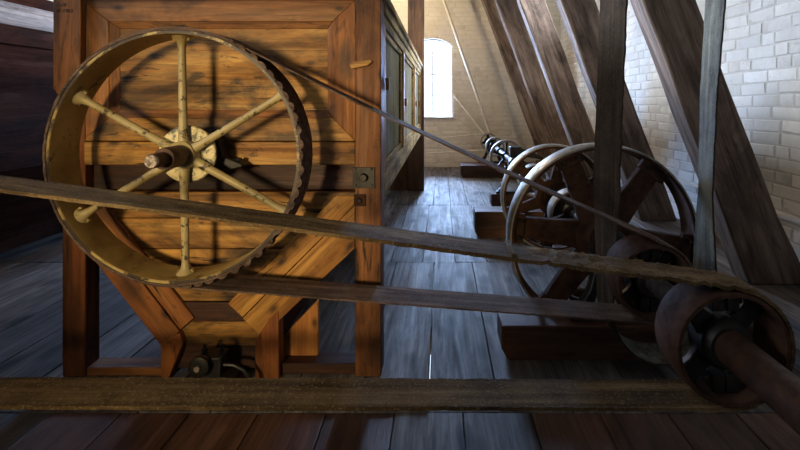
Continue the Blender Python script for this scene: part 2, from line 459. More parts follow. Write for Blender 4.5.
def window_arched(n, w):
    l, r, s, sp, tp = w; y0, y1 = YB+.10, YB+.15
    f = MB(); t = .035
    N = 12
    outer = [(l, s), (r, s)]+[(r-(r-l)*k/N, arch(w, r-(r-l)*k/N)) for k in range(N+1)]
    inner = [(l+t, s+t), (r-t, s+t)]+[(r-t-(r-l-2*t)*k/N, arch(w, r-t-(r-l-2*t)*k/N)-t) for k in range(N+1)]
    m = len(outer)
    for k in range(m):
        q = (k+1)%m
        f.prism([outer[k], outer[q], inner[q], inner[k]], y0, y1)
    c = (l+r)/2
    f.box(c-.012, c+.012, y0+.01, y1-.01, s+t, tp-t)
    for z in (1.47, 1.90, 2.32): f.box(l+t, r-t, y0+.01, y1-.01, z-.011, z+.011)
    o = struct('window_%d' % n, f, M['white_wood'])
    g = MB(); g.prism(inner, y0+.022, y0+.027); struct('glass_pane', g, M['glass'], o)
    sl = MB(); sl.box(l+.002, r-.002, YB-.03, y0-.001, s+.001, s+.03); struct('window_sill', sl, M['white_wood'], o, bevel=.004)
    return o
window_arched(1, WIN[0]); window_arched(2, WIN[1])
def window_box(n, axis, at, a, b, z0, z1):
    f = MB(); t = .05
    def bx(mb, u0, u1, d0, d1, z0_, z1_):
        if axis == 'X': mb.box(at+d0, at+d1, u0, u1, z0_, z1_)
        elif axis == 'R': mb.box(at-d1, at-d0, u0, u1, z0_, z1_)
        else: mb.box(u0, u1, at+d0, at+d1, z0_, z1_)
    bx(f, a, b, -.2, -.14, z0, z0+t); bx(f, a, b, -.2, -.14, z1-t, z1)
    bx(f, a, a+t, -.2, -.14, z0+t, z1-t); bx(f, b-t, b, -.2, -.14, z0+t, z1-t)
    c = (a+b)/2; bx(f, c-.015, c+.015, -.19, -.15, z0+t, z1-t)
    o = struct('window_%d' % n, f, M['white_wood'])
    g = MB(); bx(g, a+t, b-t, -.172, -.168, z0+t, z1-t); struct('glass_pane', g, M['glass'], o)
window_box(3, 'X', XL, *LW[0][:2], *LW[0][2:]); window_box(4, 'X', XL, *LW[1][:2], *LW[1][2:])  # the nearer left window is an added, unseen opening for fill
window_box(5, 'R', XR, *RW)  # added window, out of view, lets in the right-hand fill

# ------------------------------------------------------------------ the big wooden grain bin
YBX = 2.2
def Q(*pts): return [P(x, y, YBX) for x, y in pts]
XA, XB = P(57, 0, YBX)[0], -.298                  # outer left / right of the bin
ZT = 1.92
bin_ = thing('grain_bin', ((XA+XB)/2, 2.9, 0), 'large orange-brown panelled wooden grain bin with a funnel bottom on posts', 'grain bin')
def bp(name, mb, mat, parent=bin_, bevel=.004, label=None):
    o = link_mesh(name, mb, M[mat], parent, bevel)
    if label: o['label'] = label
    return o
# front posts
b = MB(); x0, x1 = P(62,0,YBX)[0], P(85,0,YBX)[0]
b.box(x0, x1, YBX, YBX+.098, 0, ZT); bp('post', b, 'bin_leg', bevel=.006)
b = MB(); x0r, x1r = P(355,0,YBX)[0], P(381,0,YBX)[0]
b.box(x0r, x1r, YBX, YBX+.12, 0, ZT); bp('post', b, 'bin_post', bevel=.006)
# rear and middle posts
for y in (4.4, 6.58):
    for xx in (XA+.03, XB-.62):
        b = MB(); b.box(xx, xx+.11, y, y+.12, 0, .85); bp('post', b, 'bin_post', bevel=.006)
# broad stile at the upper left that stops short, with the pencilled marks
b = MB(); b.prism([P(53,-16,2.172), P(81,-16,2.172), P(80,94,2.172), P(56,94,2.172), P(53,88,2.172)], YBX-.028, YBX-.001)
st = bp('corner_board', b, 'bin_z')
def text(s, x, z, y, size, parent, name):
    c = bpy.data.curves.new(name, 'FONT'); c.body = s; c.size = size; c.extrude = .0006; c.shear = .12
    t = bpy.data.objects.new('tmp', c); COL.objects.link(t)
    bpy.context.view_layer.update()
    me = bpy.data.meshes.new_from_object(t.evaluated_get(bpy.context.evaluated_depsgraph_get()))
    bpy.data.objects.remove(t)
    me.transform(Matrix.Rotation(PI/2, 4, 'X')); me.transform(Matrix.Translation(Vector((x, y, z))-ORG[parent]))
    me.materials.clear(); me.materials.append(M['ink']); o = bpy.data.objects.new(name, me); COL.objects.link(o); o.parent = parent
    o['label'] = 'black handwritten marks'
    return o
x, z = P(56, 6.5, 2.17); text('D-IV', x, z, YBX-.0288, .026, st, 'inscription')
x, z = P(56, 12.5, 2.17); text('IT-1963', x, z, YBX-.0288, .025, st, 'inscription')
# panelled door front
def quad(name, pts, mat, y0, y1, **k):
    b = MB(); b.tone = random.uniform(.25,.75); b.prism(Q(*pts), y0, y1); return bp(name, b, mat, **k)
quad('top_rail', [(81,-16),(355,-16),(355,-1),(81,-1)], 'bin_x2', YBX+.002, YBX+.04)
b = MB()
for ya, yb, tn in ((14,50,.45),(50.25,86,.58),(86.25,124,.5)):
    b.tone = tn; b.prism(Q((100,ya),(332,ya),(332,yb),(100,yb)), YBX+.03, YBX+.05)
fp = bp('front_panel', b, 'bin_x', bevel=0)
def mould(name, pts, mat, d_out, d_in):           # pts: outer a, outer b, inner b, inner a; a sloping moulded board
    q = Q(*pts); ys = [d_out, d_out, d_in, d_in]
    b = MB(); vs = [(q[i][0], YBX+ys[i], q[i][1]) for i in range(4)]+[(q[i][0], YBX+.06, q[i][1]) for i in range(4)]
    b.add(vs, [(0,1,2,3),(7,6,5,4),(0,4,5,1),(1,5,6,2),(2,6,7,3),(3,7,4,0)]); return bp(name, b, mat, bevel=.003)
O = [(81,0),(355,0),(355,141),(81,141)]; I = [(107,21),(332,21),(332,118),(107,118)]
mould('panel_frame', [O[0],O[1],I[1],I[0]], 'bin_x2', .004, .012)
mould('panel_frame', [O[1],O[2],I[2],I[1]], 'bin_z', .004, .012)
mould('panel_frame', [O[2],O[3],I[3],I[2]], 'bin_x', .004, .012)
mould('panel_frame', [O[3],O[0],I[0],I[3]], 'bin_z', .004, .012)
I2 = [(116,28),(326,28),(326,110),(116,110)]
for k in range(4):
    a, c = I[k], I[(k+1)%4]; d, e = I2[(k+1)%4], I2[k]
    mould('panel_moulding', [a, c, d, e], 'bin_x2' if k % 2 == 0 else 'bin_z', .014, .028)
quad('lock_rail', [(81,142),(355,142),(355,165),(81,165)], 'bin_x', YBX+.001, YBX+.05)
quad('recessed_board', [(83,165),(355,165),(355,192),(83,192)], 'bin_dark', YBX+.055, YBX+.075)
# wooden turn button and small pegs
b = MB(); b.prism(Q((350,65),(353,62),(371,60),(373,62),(368,66),(352,69)), YBX-.018, YBX-.002); bp('turn_button', b, 'bin_x', bevel=.004)
# square iron plates with bolts
b = MB(); b.prism(Q((353,167),(375,167),(375,188),(353,188)), YBX-.008, YBX-.001); pl = bp('iron_plate', b, 'iron_black', bevel=.002)
b = MB(); x, z = P(364, 177, YBX); b.cyl((x,YBX-.008,z),(x,YBX-.03,z),.022,.018,8); bp('bolt', b, 'iron_black', pl, .002)
for dx, dy in ((-8,-8),(8,-8),(-8,8),(8,8)):
    b = MB(); x, z = P(364+dx, 177+dy, YBX); b.cyl((x,YBX-.008,z),(x,YBX-.013,z),.007,.005,8); bp('bolt', b, 'iron', pl, 0)
b = MB(); b.prism(Q((354,194),(366,194),(366,206),(354,206)), YBX-.007, YBX-.001); pl = bp('iron_plate', b, 'iron_brown', bevel=.002)
b = MB(); x, z = P(360, 200, YBX); b.cyl((x,YBX-.007,z),(x,YBX-.02,z),.012,.009,6); bp('bolt', b, 'iron_black', pl, .001)
# funnel front
quad('funnel_board', [(84,193),(355,193),(355,219),(84,219)], 'bin_x', YBX+.018, YBX+.045)
quad('funnel_board', [(84,219.6),(355,219.6),(355,247),(352,250),(88,250),(85,247)], 'bin_x', YBX+.019, YBX+.045)
quad('funnel_board', [(88,250.6),(352,250.6),(320,280),(111,280)], 'bin_x', YBX+.018, YBX+.045)
quad('funnel_board', [(112,280.6),(320,280.6),(296,303),(130,303)], 'bin_x', YBX+.02, YBX+.045)
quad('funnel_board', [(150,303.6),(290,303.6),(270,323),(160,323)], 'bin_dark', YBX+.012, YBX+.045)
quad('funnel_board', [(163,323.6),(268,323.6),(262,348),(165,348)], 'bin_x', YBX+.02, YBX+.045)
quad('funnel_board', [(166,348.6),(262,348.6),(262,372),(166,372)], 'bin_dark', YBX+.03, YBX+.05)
quad('slant_board', [(355,205),(355,248),(262,337),(243,318)], 'bin_dr', YBX-.006, YBX+.017)
quad('slant_board', [(355,196),(355,204.4),(242.5,317.4),(228,304),(232,299),(336,196)], 'bin_dr', YBX-.001, YBX+.015)
quad('slant_board', [(85,230),(85,247),(162,346),(180,331),(110,240)], 'bin_dl', YBX-.006, YBX+.017)
quad('slant_board', [(85.5,193),(85.5,229),(110.5,239.4),(180.5,330),(194,318),(112,214),(96,193)], 'bin_dl', YBX-.001, YBX+.015)
# outlet feet
b = MB(); b.prism(Q((162,340),(181,332),(184,342),(170,377.5),(162,377.5)), YBX-.012, YBX+.1); bp('outlet_foot', b, 'bin_leg')
b = MB(); b.prism(Q((256,377.5),(256,340),(270,318),(279,310),(280,377.5)), YBX-.012, YBX+.06); bp('outlet_foot', b, 'bin_leg')
b = MB(); b.prism([P(283,367,2.29),P(283,336,2.29),P(318,300,2.29),P(318,367,2.29)], 2.29, 2.33); bp('support_board', b, 'bin_z')
b = MB(); b.box(P(85,0,YBX)[0], P(162,0,YBX)[0], YBX+.01, YBX+.1, 0, .04); bp('bottom_rail', b, 'bin_x2')
b = MB(); b.box(P(280,0,YBX)[0], P(355,0,YBX)[0], YBX+.02, YBX+.12, 0, .055); bp('bottom_rail', b, 'bin_dark')
# funnel body behind the front
b = MB(); b.prism([P(85,200,YBX), P(355,200,YBX), P(355,245,YBX), P(268,330,YBX), P(268,360,YBX), P(164,360,YBX), P(164,340,YBX), P(85,245,YBX)], YBX+.05, 6.55)
bp('funnel_body', b, 'bin2', bevel=0)
b = MB(); b.box(XA+.02, XB-.05, YBX+.08, 6.6, .82, ZT-.03); bp('bin_body', b, 'bin2', bevel=0)
b = MB(); b.box(XA-.02, XB+.005, YBX-.02, 6.72, ZT-.025, ZT); bp('lid', b, 'bin_y')
# right side: frame and grey panels
b = MB(); b.box(XB-.05, XB, YBX+.122, 6.7, .845, .985); bp('side_rail', b, 'bin_y')
b = MB(); b.box(XB-.05, XB, YBX+.122, 6.7, 1.745, 1.80); bp('side_rail', b, 'bin_y')
b = MB(); b.box(XB-.05, XB+.012, YBX+.122, 6.7, 1.801, 1.85); b.box(XB-.05, XB+.03, YBX+.0, 6.72, 1.851, 1.894); bp('cornice', b, 'bin_y', bevel=.008)
edges = [2.322, 2.40, 3.56, 3.66, 5.08, 5.18, 6.6, 6.7]
for i in range(0, 8, 2):
    b = MB(); b.box(XB-.05, XB+.004, edges[i], edges[i+1], .986, 1.744); bp('side_stile', b, 'bin_sz')
for i in range(3):
    y0, y1 = edges[2*i+1], edges[2*i+2]
    b = MB(); b.box(XB-.05, XB-.032, y0, y1, .985, 1.745); pn = bp('side_panel', b, 'bin_panel', bevel=0)
    w = .035; X0, X1 = XB-.032, XB-.012
    for ya, yb, za, zb in ((y0,y1,.986,.986+w),(y0,y1,1.745-w,1.744),(y0,y0+w,1.022,1.709),(y1-w,y1,1.022,1.709)):
        b = MB(); b.box(X0, X1, ya, yb, za, zb); bp('panel_bead', b, 'bin_y', pn, .006)
for y, z in ((2.365, 1.44), (3.61, 1.34), (5.13, 1.32)):
    b = MB(); b.obox((XB+.016, y, z), (.010,0,0), (0,.013,.004), (0,-.008,.032)); bp('turn_button', b, 'bin_sz', bevel=.006)
b = MB(); b.box(XA, XA+.03, YBX+.1, 6.7, .83, ZT-.026); bp('left_side', b, 'bin2', bevel=0)

# black iron bearing under the funnel
bx, bz = P(208, 357, 2.12)
br = thing('plummer_block', (bx, 2.12, 0), 'black iron bearing block with a shaft end below the wooden funnel', 'bearing')
b = MB(); b.box(bx-.115, bx+.155, 2.04, 2.18, .001, .036); link_mesh('base_plate', b, M['bin_dark'], br, .004)
b = MB(); b.prism([(bx-.10,.037),(bx+.14,.037),(bx+.14,.06),(bx+.08,.075),(bx+.085,.17),(bx-.02,.17),(bx-.055,.13),(bx-.06,.075),(bx-.10,.06)], 2.07, 2.16); link_mesh('housing', b, M['iron_black'], br, .008)
b = MB(); b.lathe(bx, bz, [(.014,2.065),(.042,2.065),(.046,2.05),(.046,2.035),(.03,2.028),(.014,2.03)], 24); link_mesh('collar', b, M['iron_black'], br, 0)
b = MB(); b.cyl((bx,2.018,bz),(bx,2.069,bz),.0138,n=16); link_mesh('shaft_end', b, M['axle_end'], br, .002)
for dx in (-.01, .07):
    b = MB(); b.cyl((bx+dx,2.11,.171),(bx+dx,2.11,.19),.014,n=6); b.cyl((bx+dx,2.11,.19),(bx+dx,2.11,.21),.007,n=8); link_mesh('bolt', b, M['iron_black'], br, 0)
b = MB(); pts = [(bx+.10+.11*math.sin(a), 2.10, .045+.11*(1-math.cos(a))*.55+.0) for a in [k*PI/10 for k in range(0, 9)]]
b.tube([(bx+.085,2.1,.12),(bx+.13,2.1,.118),(bx+.175,2.1,.095),(bx+.2,2.1,.06),(bx+.205,2.1,.012)], .009); link_mesh('grease_pipe', b, M['iron_black'], br, 0)

# ------------------------------------------------------------------ pulleys and wheels
def ring_profile(R, th, y0, y1, crown=.004):
    ym = (y0+y1)/2
    return [(R-th, y0), (R-.002, y0), (R+crown*.6, y0+(y1-y0)*.2), (R+crown, ym), (R+crown*.6, y0+(y1-y0)*.8), (R-.002, y1), (R-th, y1), (R-th-.002, ym)]
def line(a, b, st=.02):
    n = max(2, int(math.hypot(b[0]-a[0], b[1]-a[1])/st))
    return [(a[0]+(b[0]-a[0])*k/n, a[1]+(b[1]-a[1])*k/n) for k in range(n)]
def arc(c, r, a0, a1, st=.02):
    n = max(3, int(abs(a1-a0)*r/st))
    return [(c[0]+r*math.cos(a0+(a1-a0)*k/n), c[1]+r*math.sin(a0+(a1-a0)*k/n)) for k in range(n)]
# big cream wheel
WX, WZ, WR, W0, W1 = -1.154, 1.109, .545, 1.938, 2.10
WM = (W0+W1)/2
whl = thing('belt_wheel', (WX, WM, WZ), 'big cream-painted six-spoked belt wheel in front of the panelled bin', 'wheel')
b = MB(); b.lathe(WX, WZ, [(WR-.012, W0), (WR, W0), (WR+.001, WM), (WR, W1), (WR-.012, W1), (WR-.016, WM)], 96); link_mesh('rim', b, M['cream_rim'], whl)
b = MB(); b.lathe(WX, WZ, [(.034, WM-.02),(.062, WM-.03),(.066, WM+.02),(.06, WM+.045),(.034, WM+.045)], 32); hub = link_mesh('hub', b, M['cream'], whl)
b = MB(); b.lathe(WX, WZ, [(WR-.011, W0-.003),(WR+.0005, W0-.003),(WR+.0005, W0-.0002),(WR-.011, W0-.0002)], 96); link_mesh('rim_edge', b, M['rim_edge'], whl)
b = MB(); b.lathe(WX, WZ, [(.03, WM+.022),(.125, WM+.022),(.13, WM+.027),(.13, WM+.038),(.125, WM+.042),(.03, WM+.042)], 48); link_mesh('hub_flange', b, M['cream_disc'], whl)
for k in range(6):
    a = math.radians(91+60*k); d = Vector((math.cos(a), 0, math.sin(a))); c = Vector((WX, WM, WZ))
    b = MB(); b.tube([c+d*.045, c+d*.10, c+d*.16, c+d*.36, c+d*.48, c+d*.505, c+d*.52, c+d*(WR-.013)], [.025,.020,.018,.0165,.016,.021,.032,.042], 14)
    sp = link_mesh('spoke', b, M['cream'], whl)
    t = Vector((-d.z, 0, d.x))
    for s in (-1, 1):
        b = MB(); b.cyl(c+d*(WR-.019)+t*.03*s, c+d*(WR-.034)+t*.028*s, .011, .008, 8)
        link_mesh('rivet', b, M['cream_rim'], sp)
b = MB(); b.lathe(WX, WZ, [(.029,1.87),(.045,1.87),(.047,1.90),(.047,WM-.032),(.029,WM-.032)], 28); link_mesh('collar', b, M['shaft'], whl)
b = MB(); b.cyl((WX,1.795,WZ),(WX,2.165,WZ),.030,n=28); link_mesh('axle', b, M['shaft'], whl, .003)
b = MB(); b.cyl((WX,1.788,WZ),(WX,1.7945,WZ),.025,.029,n=28); link_mesh('axle_end', b, M['axle_end'], whl)
b = MB(); lag = arc((WX,WZ), WR+.0055, 0, 2*PI, .012)
b.belt(lag, 1.932, 2.102, .008, True, 5, lump=.002, fray=.004, seed=21)
a = -1.45
while a < 1.15:                                   # the lagging is puckered along its near edge where the belt is off
    d = Vector((math.cos(a),0,math.sin(a))); t = Vector((-d.z,0,d.x)); q = random.uniform(.7,1.25); rr = WR+.008
    for k in range(-3, 4):
        u = k/3.0; hgt = .013*q*(1-u*u)+.002
        c0 = Vector((WX,0,WZ))+d*rr+t*(.021*u)
        b.obox(c0+Vector((0,1.950-.006*(1-u*u),0))+d*hgt*.5, d*hgt*.5, Vector((0,.020,0)), t*.0042)
    a += random.uniform(.085,.12)
link_mesh('rim_lagging', b, M['belt_wheel'], whl, sharp=60)
# bearing in the recess behind the wheel
ab = thing('axle_bearing', (WX, 2.16, WZ-.1), 'black iron bearing behind the cream wheel hub against the bin', 'bearing')
b = MB(); b.prism([(WX-.02,WZ-.085),(WX+.16,WZ-.085),(WX+.22,WZ-.07),(WX+.22,WZ-.055),(WX+.13,WZ-.02),(WX+.11,WZ+.05),(WX+.07,WZ+.085),(WX+.033,WZ+.085),(WX+.033,WZ-.05),(WX-.02,WZ-.06)], 2.115, 2.19); link_mesh('housing', b, M['iron_black'], ab, .006)
for dx in (.06, .19):
    b = MB(); b.cyl((WX+dx,2.15,WZ+(.086 if dx < .1 else -.054)),(WX+dx,2.15,WZ+(.106 if dx < .1 else -.03)),.013,n=6); link_mesh('bolt', b, M['iron_black'], ab)

AX, AZ = .927, .562                               # the line shaft
def pulley(R, y0, y1, label, cat='pulley', th=.014, arms=4, a0=90, armw=.05, hub=.10, mats=('iron_brown','iron'), name='pulley', group='pulleys on the line shaft', bore=.0395, split=True, oval=False):
    ym = (y0+y1)/2
    t = thing(name, (AX, ym, AZ), label, cat, group)
    b = MB(); b.lathe(AX, AZ, ring_profile(R, th, y0, y1), 72); link_mesh('rim', b, M[mats[0]], t)
    hw = (y1-y0)*.42
    b = MB(); b.lathe(AX, AZ, [(bore-.0002, ym-hw),(hub*.8, ym-hw),(hub, ym-hw*.6),(hub, ym+hw*.6),(hub*.8, ym+hw),(bore-.0002, ym+hw)], 36); link_mesh('hub', b, M[mats[1]], t)
    for k in range(arms):
        a = math.radians(a0+360/arms*k); d = Vector((math.cos(a), 0, math.sin(a))); n = Vector((-d.z, 0, d.x))
        w0, w1 = armw*.75, armw*.5; r0, r1 = hub*.8, R-th*.7
        b = MB(); c = Vector((AX, 0, AZ))
        pts = []
        steps = [(0,1.25),(.15,.95),(.5,.78),(.85,.95),(1,1.5)]
        for f, wv in steps: pts.append(c+d*(r0+(r1-r0)*f)+n*(armw*.5*wv))
        for f, wv in reversed(steps): pts.append(c+d*(r0+(r1-r0)*f)-n*(armw*.5*wv))
        b.prism([(p.x, p.z) for p in pts], ym-.016, ym+.016); link_mesh('arm', b, M[mats[1]], t, .006)
    if split:
        for s in (-1, 1):
            zz = AZ+s*(R-th-.035)
            for q in (-1, 1):
                b = MB(); b.box(min(AX+q*.045, AX+q*.003), max(AX+q*.045, AX+q*.003), ym-.035, ym+.035, zz-.03, zz+.03); link_mesh('clamp_lug', b, M[mats[1]], t, .004)
        for s in (-1, 1):
            b = MB(); b.cyl((AX-.06, ym-.015, AZ+s*(R-th-.035)), (AX+.06, ym-.015, AZ+s*(R-th-.035)), .011, n=6); link_mesh('bolt', b, M[mats[0]], t)
    return t
p1 = pulley(.181, 1.42, 1.575, 'wide brown iron split pulley nearest the viewer at lower right', arms=4, a0=45, armw=.075, hub=.085, bore=.0562)
p2 = pulley(.164, 1.94, 2.115, 'brown iron pulley on the shaft right behind the nearest pulley', arms=4, a0=45, armw=.06, hub=.08)
pulley(.17, 3.10, 3.22, 'pale-rimmed small pulley on the shaft between the two large flywheels', arms=4, a0=20, armw=.04, hub=.07, mats=('steel','iron'), split=False)
pulley(.155, 4.42, 4.56, 'small pulley behind the second flywheel rim', arms=4, a0=60, armw=.04, hub=.06, mats=('steel','iron'), split=False)
pulley(.235, 6.36, 6.44, 'slim ring-like pulley midway down the shaft towards the far wall', arms=5, a0=15, armw=.035, hub=.06, th=.032, mats=('rim_pale','iron'), split=False)
p6 = pulley(.165, 7.70, 7.80, 'small black pulley with a pale rim, second from the far brick wall', arms=4, a0=30, armw=.06, hub=.09, th=.026, mats=('rim_pale','iron_black'), split=False)
p7 = pulley(.165, 8.66, 8.78, 'last small black pulley on the shaft, nearest the far brick wall', arms=4, a0=10, armw=.06, hub=.09, th=.026, mats=('rim_pale','iron_black'), split=False)

def flywheel(R, y0, y1, label, a0, armw, armt):
    ym = (y0+y1)/2
    t = thing('flywheel', (AX, ym, AZ), label, 'flywheel', 'flywheels on the line shaft')
    b = MB(); b.lathe(AX, AZ, [(R-.013, y0),(R-.004, y0),(R, y0+.012),(R+.003, ym),(R, y1-.012),(R-.004, y1),(R-.013, y1)], 110); link_mesh('rim', b, M['steel'], t)
    b = MB(); b.lathe(AX, AZ, [(R-.03, y0+.004),(R-.0132, y0+.002),(R-.0132, y1-.002),(R-.03, y1-.004),(R-.022, y1-.02),(R-.02, ym),(R-.022, y0+.02)], 110); link_mesh('rim_flange', b, M['iron_brown'], t)
    b = MB(); b.lathe(AX, AZ, [(.0393, ym-.08),(.09, ym-.08),(.11, ym-.045),(.15, ym-.03),(.15, ym+.03),(.11, ym+.045),(.09, ym+.08),(.0393, ym+.08)], 40); link_mesh('hub', b, M['iron_brown'], t)
    for k in range(6):
        a = math.radians(a0+60*k); d = Vector((math.cos(a), 0, math.sin(a))); n = Vector((-d.z, 0, d.x)); c = Vector((AX, ym, AZ))
        b = MB(); r0, r1 = .10, R-.03
        poly = [c+d*r0+n*armw*.62, c+d*(R*.5)+n*armw*.5, c+d*r1+n*armw*.42, c+d*r1-n*armw*.42, c+d*(R*.5)-n*armw*.5, c+d*r0-n*armw*.62]
        b.prism([(p.x,p.z) for p in poly], ym-armt/2, ym+armt/2); ar = link_mesh('arm', b, M['iron_brown'], t, .007)
        b = MB(); b.obox(c+d*(R-.058)+Vector((0,-armt*.55,0)), d*.03, Vector((0,armt*.35,0)), n*armw*.62); link_mesh('clamp_block', b, M['iron_brown'], ar, .006)
        for s in (-1, 1):
            b = MB(); q = c+d*(R-.058)+n*armw*.36*s+Vector((0,-armt*.9,0)); b.cyl(q, q+Vector((0,-.025,0)), .013, n=6); b.cyl(q+Vector((0,-.025,0)), q+Vector((0,-.04,0)), .007, n=8); link_mesh('bolt', b, M['iron'], ar)
    return t
flywheel(.54, 2.545, 2.70, 'largest six-armed flywheel with flat arms and a polished rim', 53, .135, .055)
flywheel(.432, 3.64, 3.78, 'second large spoked flywheel right behind the largest one', 80, .085, .045)

# the shaft itself
ls = thing('line_shaft', (AX, 4.5, AZ), 'long brown steel shaft running from lower right to the far wall', 'shaft')
b = MB(); b.cyl((AX,.55,AZ),(AX,1.66,AZ),.056,n=32); link_mesh('sleeve', b, M['shaft'], ls, .004)
b = MB(); b.cyl((AX,1.66,AZ),(AX,9.1,AZ),.0395,n=24); link_mesh('bar', b, M['shaft_bright'], ls)
for yc, n in ((3.38, 5), (5.35, 5)):
    b = MB(); pr = [(.0393, yc-.03*n)]
    for k in range(n*2+1):
        pr.append((.075 if k % 2 else .10, yc-.03*n+.03*k))
    pr.append((.0393, yc+.03*n)); b.lathe(AX, AZ, pr, 32); link_mesh('ribbed_coupling', b, M['iron_black'], ls)
for yc in (2.30, 2.84, 5.7, 7.0):
    b = MB(); b.lathe(AX, AZ, [(.0393,yc-.03),(.062,yc-.03),(.066,yc),(.062,yc+.03),(.0393,yc+.03)], 28); link_mesh('collar', b, M['iron'], ls)

# bearings and sleepers
def bearing(y, zb, label, oil=0):
    t = thing('shaft_bearing', (AX, y, zb), label, 'bearing', 'bearings of the line shaft')
    b = MB(); b.box(AX-.24, AX+.24, y-.05, y+.05, zb+.001, zb+.028); link_mesh('base_plate', b, M['iron_black'], t, .005)
    zt = AZ-.075
    for s in (-1, 1):
        b = MB(); b.prism([(AX+s*.22,zb+.028),(AX+s*.13,zb+.028),(AX+s*.085,(zb+zt)/2),(AX+s*.03,zt),(AX+s*.095,zt),(AX+s*.135,(zb+zt)/2)], y-.035, y+.035); link_mesh('pedestal_leg', b, M['iron_black'], t, .008)
    b = MB(); b.lathe(AX, AZ, [(.0393,y-.06),(.08,y-.06),(.088,y-.045),(.088,y+.045),(.08,y+.06),(.0393,y+.06)], 28); b.box(AX-.13, AX+.13, y-.045, y+.045, AZ-.08, AZ-.03); link_mesh('housing', b, M['iron_black'], t, .005)
    for s in (-1, 1):
        b = MB(); b.cyl((AX+s*.112,y,AZ-.03),(AX+s*.112,y,AZ+.0),.016,n=6); b.cyl((AX+s*.112,y,AZ),(AX+s*.112,y,AZ+.025),.009,n=8); link_mesh('bolt', b, M['iron'], t)
    if oil:
        b = MB(); b.box(AX-.07, AX+.07, y-.07, y+.07, AZ+.09, AZ+.09+oil); link_mesh('oil_box', b, M['iron_black'], t, .01)
        b = MB(); b.prism([(AX+.071,AZ+.10),(AX+.33,AZ+.06),(AX+.34,AZ+.09),(AX+.16,AZ+.18),(AX+.071,AZ+.19)], y-.03, y+.03); link_mesh('bracket_arm', b, M['iron_black'], t, .006)
def sleeper(y0, y1, z1, x0, x1, label):
    b = MB(); b.prism([(x0+.035,0),(x1,0),(x1,z1),(x0,z1),(x0,.06)], y0, y1)
    solo('sleeper_beam', b, M['sleeper'], ((x0+x1)/2,(y0+y1)/2,0), label, 'beam', 'timber sleepers under the line shaft', bevel=.006)
sleeper(2.34, 2.53, .18, .315, 1.75, 'nearest dark timber sleeper on the floor below the largest flywheel')
bearing(2.43, .18, 'black iron pedestal bearing on the nearest timber sleeper')
sleeper(4.42, 4.66, .26, .335, 1.75, 'middle timber sleeper behind the second flywheel')
bearing(4.72-.0, .26, 'black iron pedestal bearing on the middle timber sleeper') if False else None
sleeper(5.55, 5.75, .2, .62, 1.6, 'short timber sleeper between the middle and the farthest ones')
bearing(5.62, .2, 'black bearing with a square oil box on top, beyond the second flywheel', .13)
sleeper(7.88, 8.36, .22, .345, 1.75, 'farthest timber sleeper in front of the far brick wall')
bearing(8.24, .22, 'farthest black pedestal bearing near the far brick wall')

# ------------------------------------------------------------------ belts
def open_belt(c1, r1, c2, r2, st=.02):           # closed loop round a left and a right pulley, clockwise from the top
    dx, dz = c2[0]-c1[0], c2[1]-c1[1]; d = math.hypot(dx, dz); th = math.atan2(dz, dx); be = math.asin((r1-r2)/d)
    au, al = th+PI/2-be, th-PI/2+be
    pt = lambda c, r, a: (c[0]+r*math.cos(a), c[1]+r*math.sin(a))
    p = line(pt(c1,r1,au), pt(c2,r2,au), st)
    p += arc(c2, r2, au, al, st)
    p += line(pt(c2,r2,al), pt(c1,r1,al), st)
    p += arc(c1, r1, al, au-2*PI, st)
    return p
# belt round the cream wheel
T2 = .007
path = open_belt((WX,WZ), WR+.0095+T2/2, (AX,AZ), .164+.0035+T2/2, .018)
b = MB(); b.belt(path[::-1], 1.936, 2.103, T2, True, 5, lump=.002, fray=.005, seed=3)
def sag(x, y, z):                                 # the upper run hangs slightly slack
    u = (x-(WX+.25))/(AX-WX-.25)
    return (x, y, z-(.016*4*u*(1-u) if 0 < u < 1 and z > WZ-.533*(x-WX)/2.08 else 0))
b.v = [sag(*v) for v in b.v]
solo('drive_belt', b, M['belt_wheel'], ((WX+AX)/2, WM, .85), 'dark belt running round the cream wheel and down to the right', 'belt', 'flat drive belts', sharp=60)
# heavy crusty belt round the nearest pulley, going off to the left
TA = .012; RA = .181+.0035+TA/2
zU0, zL0 = 1.047, .386
cL = (-3.1, .0)
up = math.atan2(1.053-(AZ+RA), -1.392-AX)
R1 = .45; c1 = (-3.05, .384+R1)
path = open_belt(c1, R1, (AX,AZ), RA, .011)
b = MB(); b.belt(path[::-1], 1.425, 1.572, TA, True, 8, lump=.003, fray=.004, seed=11)
def crust(x, y, z):                               # hardened belt dressing, heaped up on the last stretch of the upper run
    if z > .7 and x > .25:
        k = min(1, (x-.25)/.1); z += k*.020*max(0, noise.noise((x*40, y*60, 2))-.1)+k*.004*noise.noise((x*90, y*90, 5))
    return (x, y, z)
b.v = [crust(*v) for v in b.v]
ba = solo('drive_belt', b, M['belt'], (-.4, 1.5, .5), 'widest crusty brown belt crossing the whole foreground to the nearest pulley', 'belt', 'flat drive belts', sharp=60)
def on_upper(px):                                 # world point on the near edge of the upper run
    best = None
    for (x, z) in path:
        if z > .6 and abs(CX+F*x/1.425-px) < (best[0] if best else 9): best = (abs(CX+F*x/1.425-px), x, z)
    return best[1], best[2]
x, z = on_upper(514)
b = MB(); b.obox((x, 1.499, z+.012), (.008,0,-.001), (0,.073,0), (0,0,.007)); o = link_mesh('belt_lacing', b, M['belt_flat'], ba, .003)
ptr = thing('drive_pulley', (c1[0], 1.5, c1[1]), 'iron pulley at the far left end of the widest belt', 'pulley')
b = MB(); b.lathe(c1[0], c1[1], ring_profile(R1-.012, .016, 1.42, 1.575), 72); link_mesh('rim', b, M['iron_brown'], ptr)
b = MB(); b.cyl((c1[0],1.40,c1[1]),(c1[0],1.6,c1[1]),.08,n=28); link_mesh('hub', b, M['iron'], ptr)
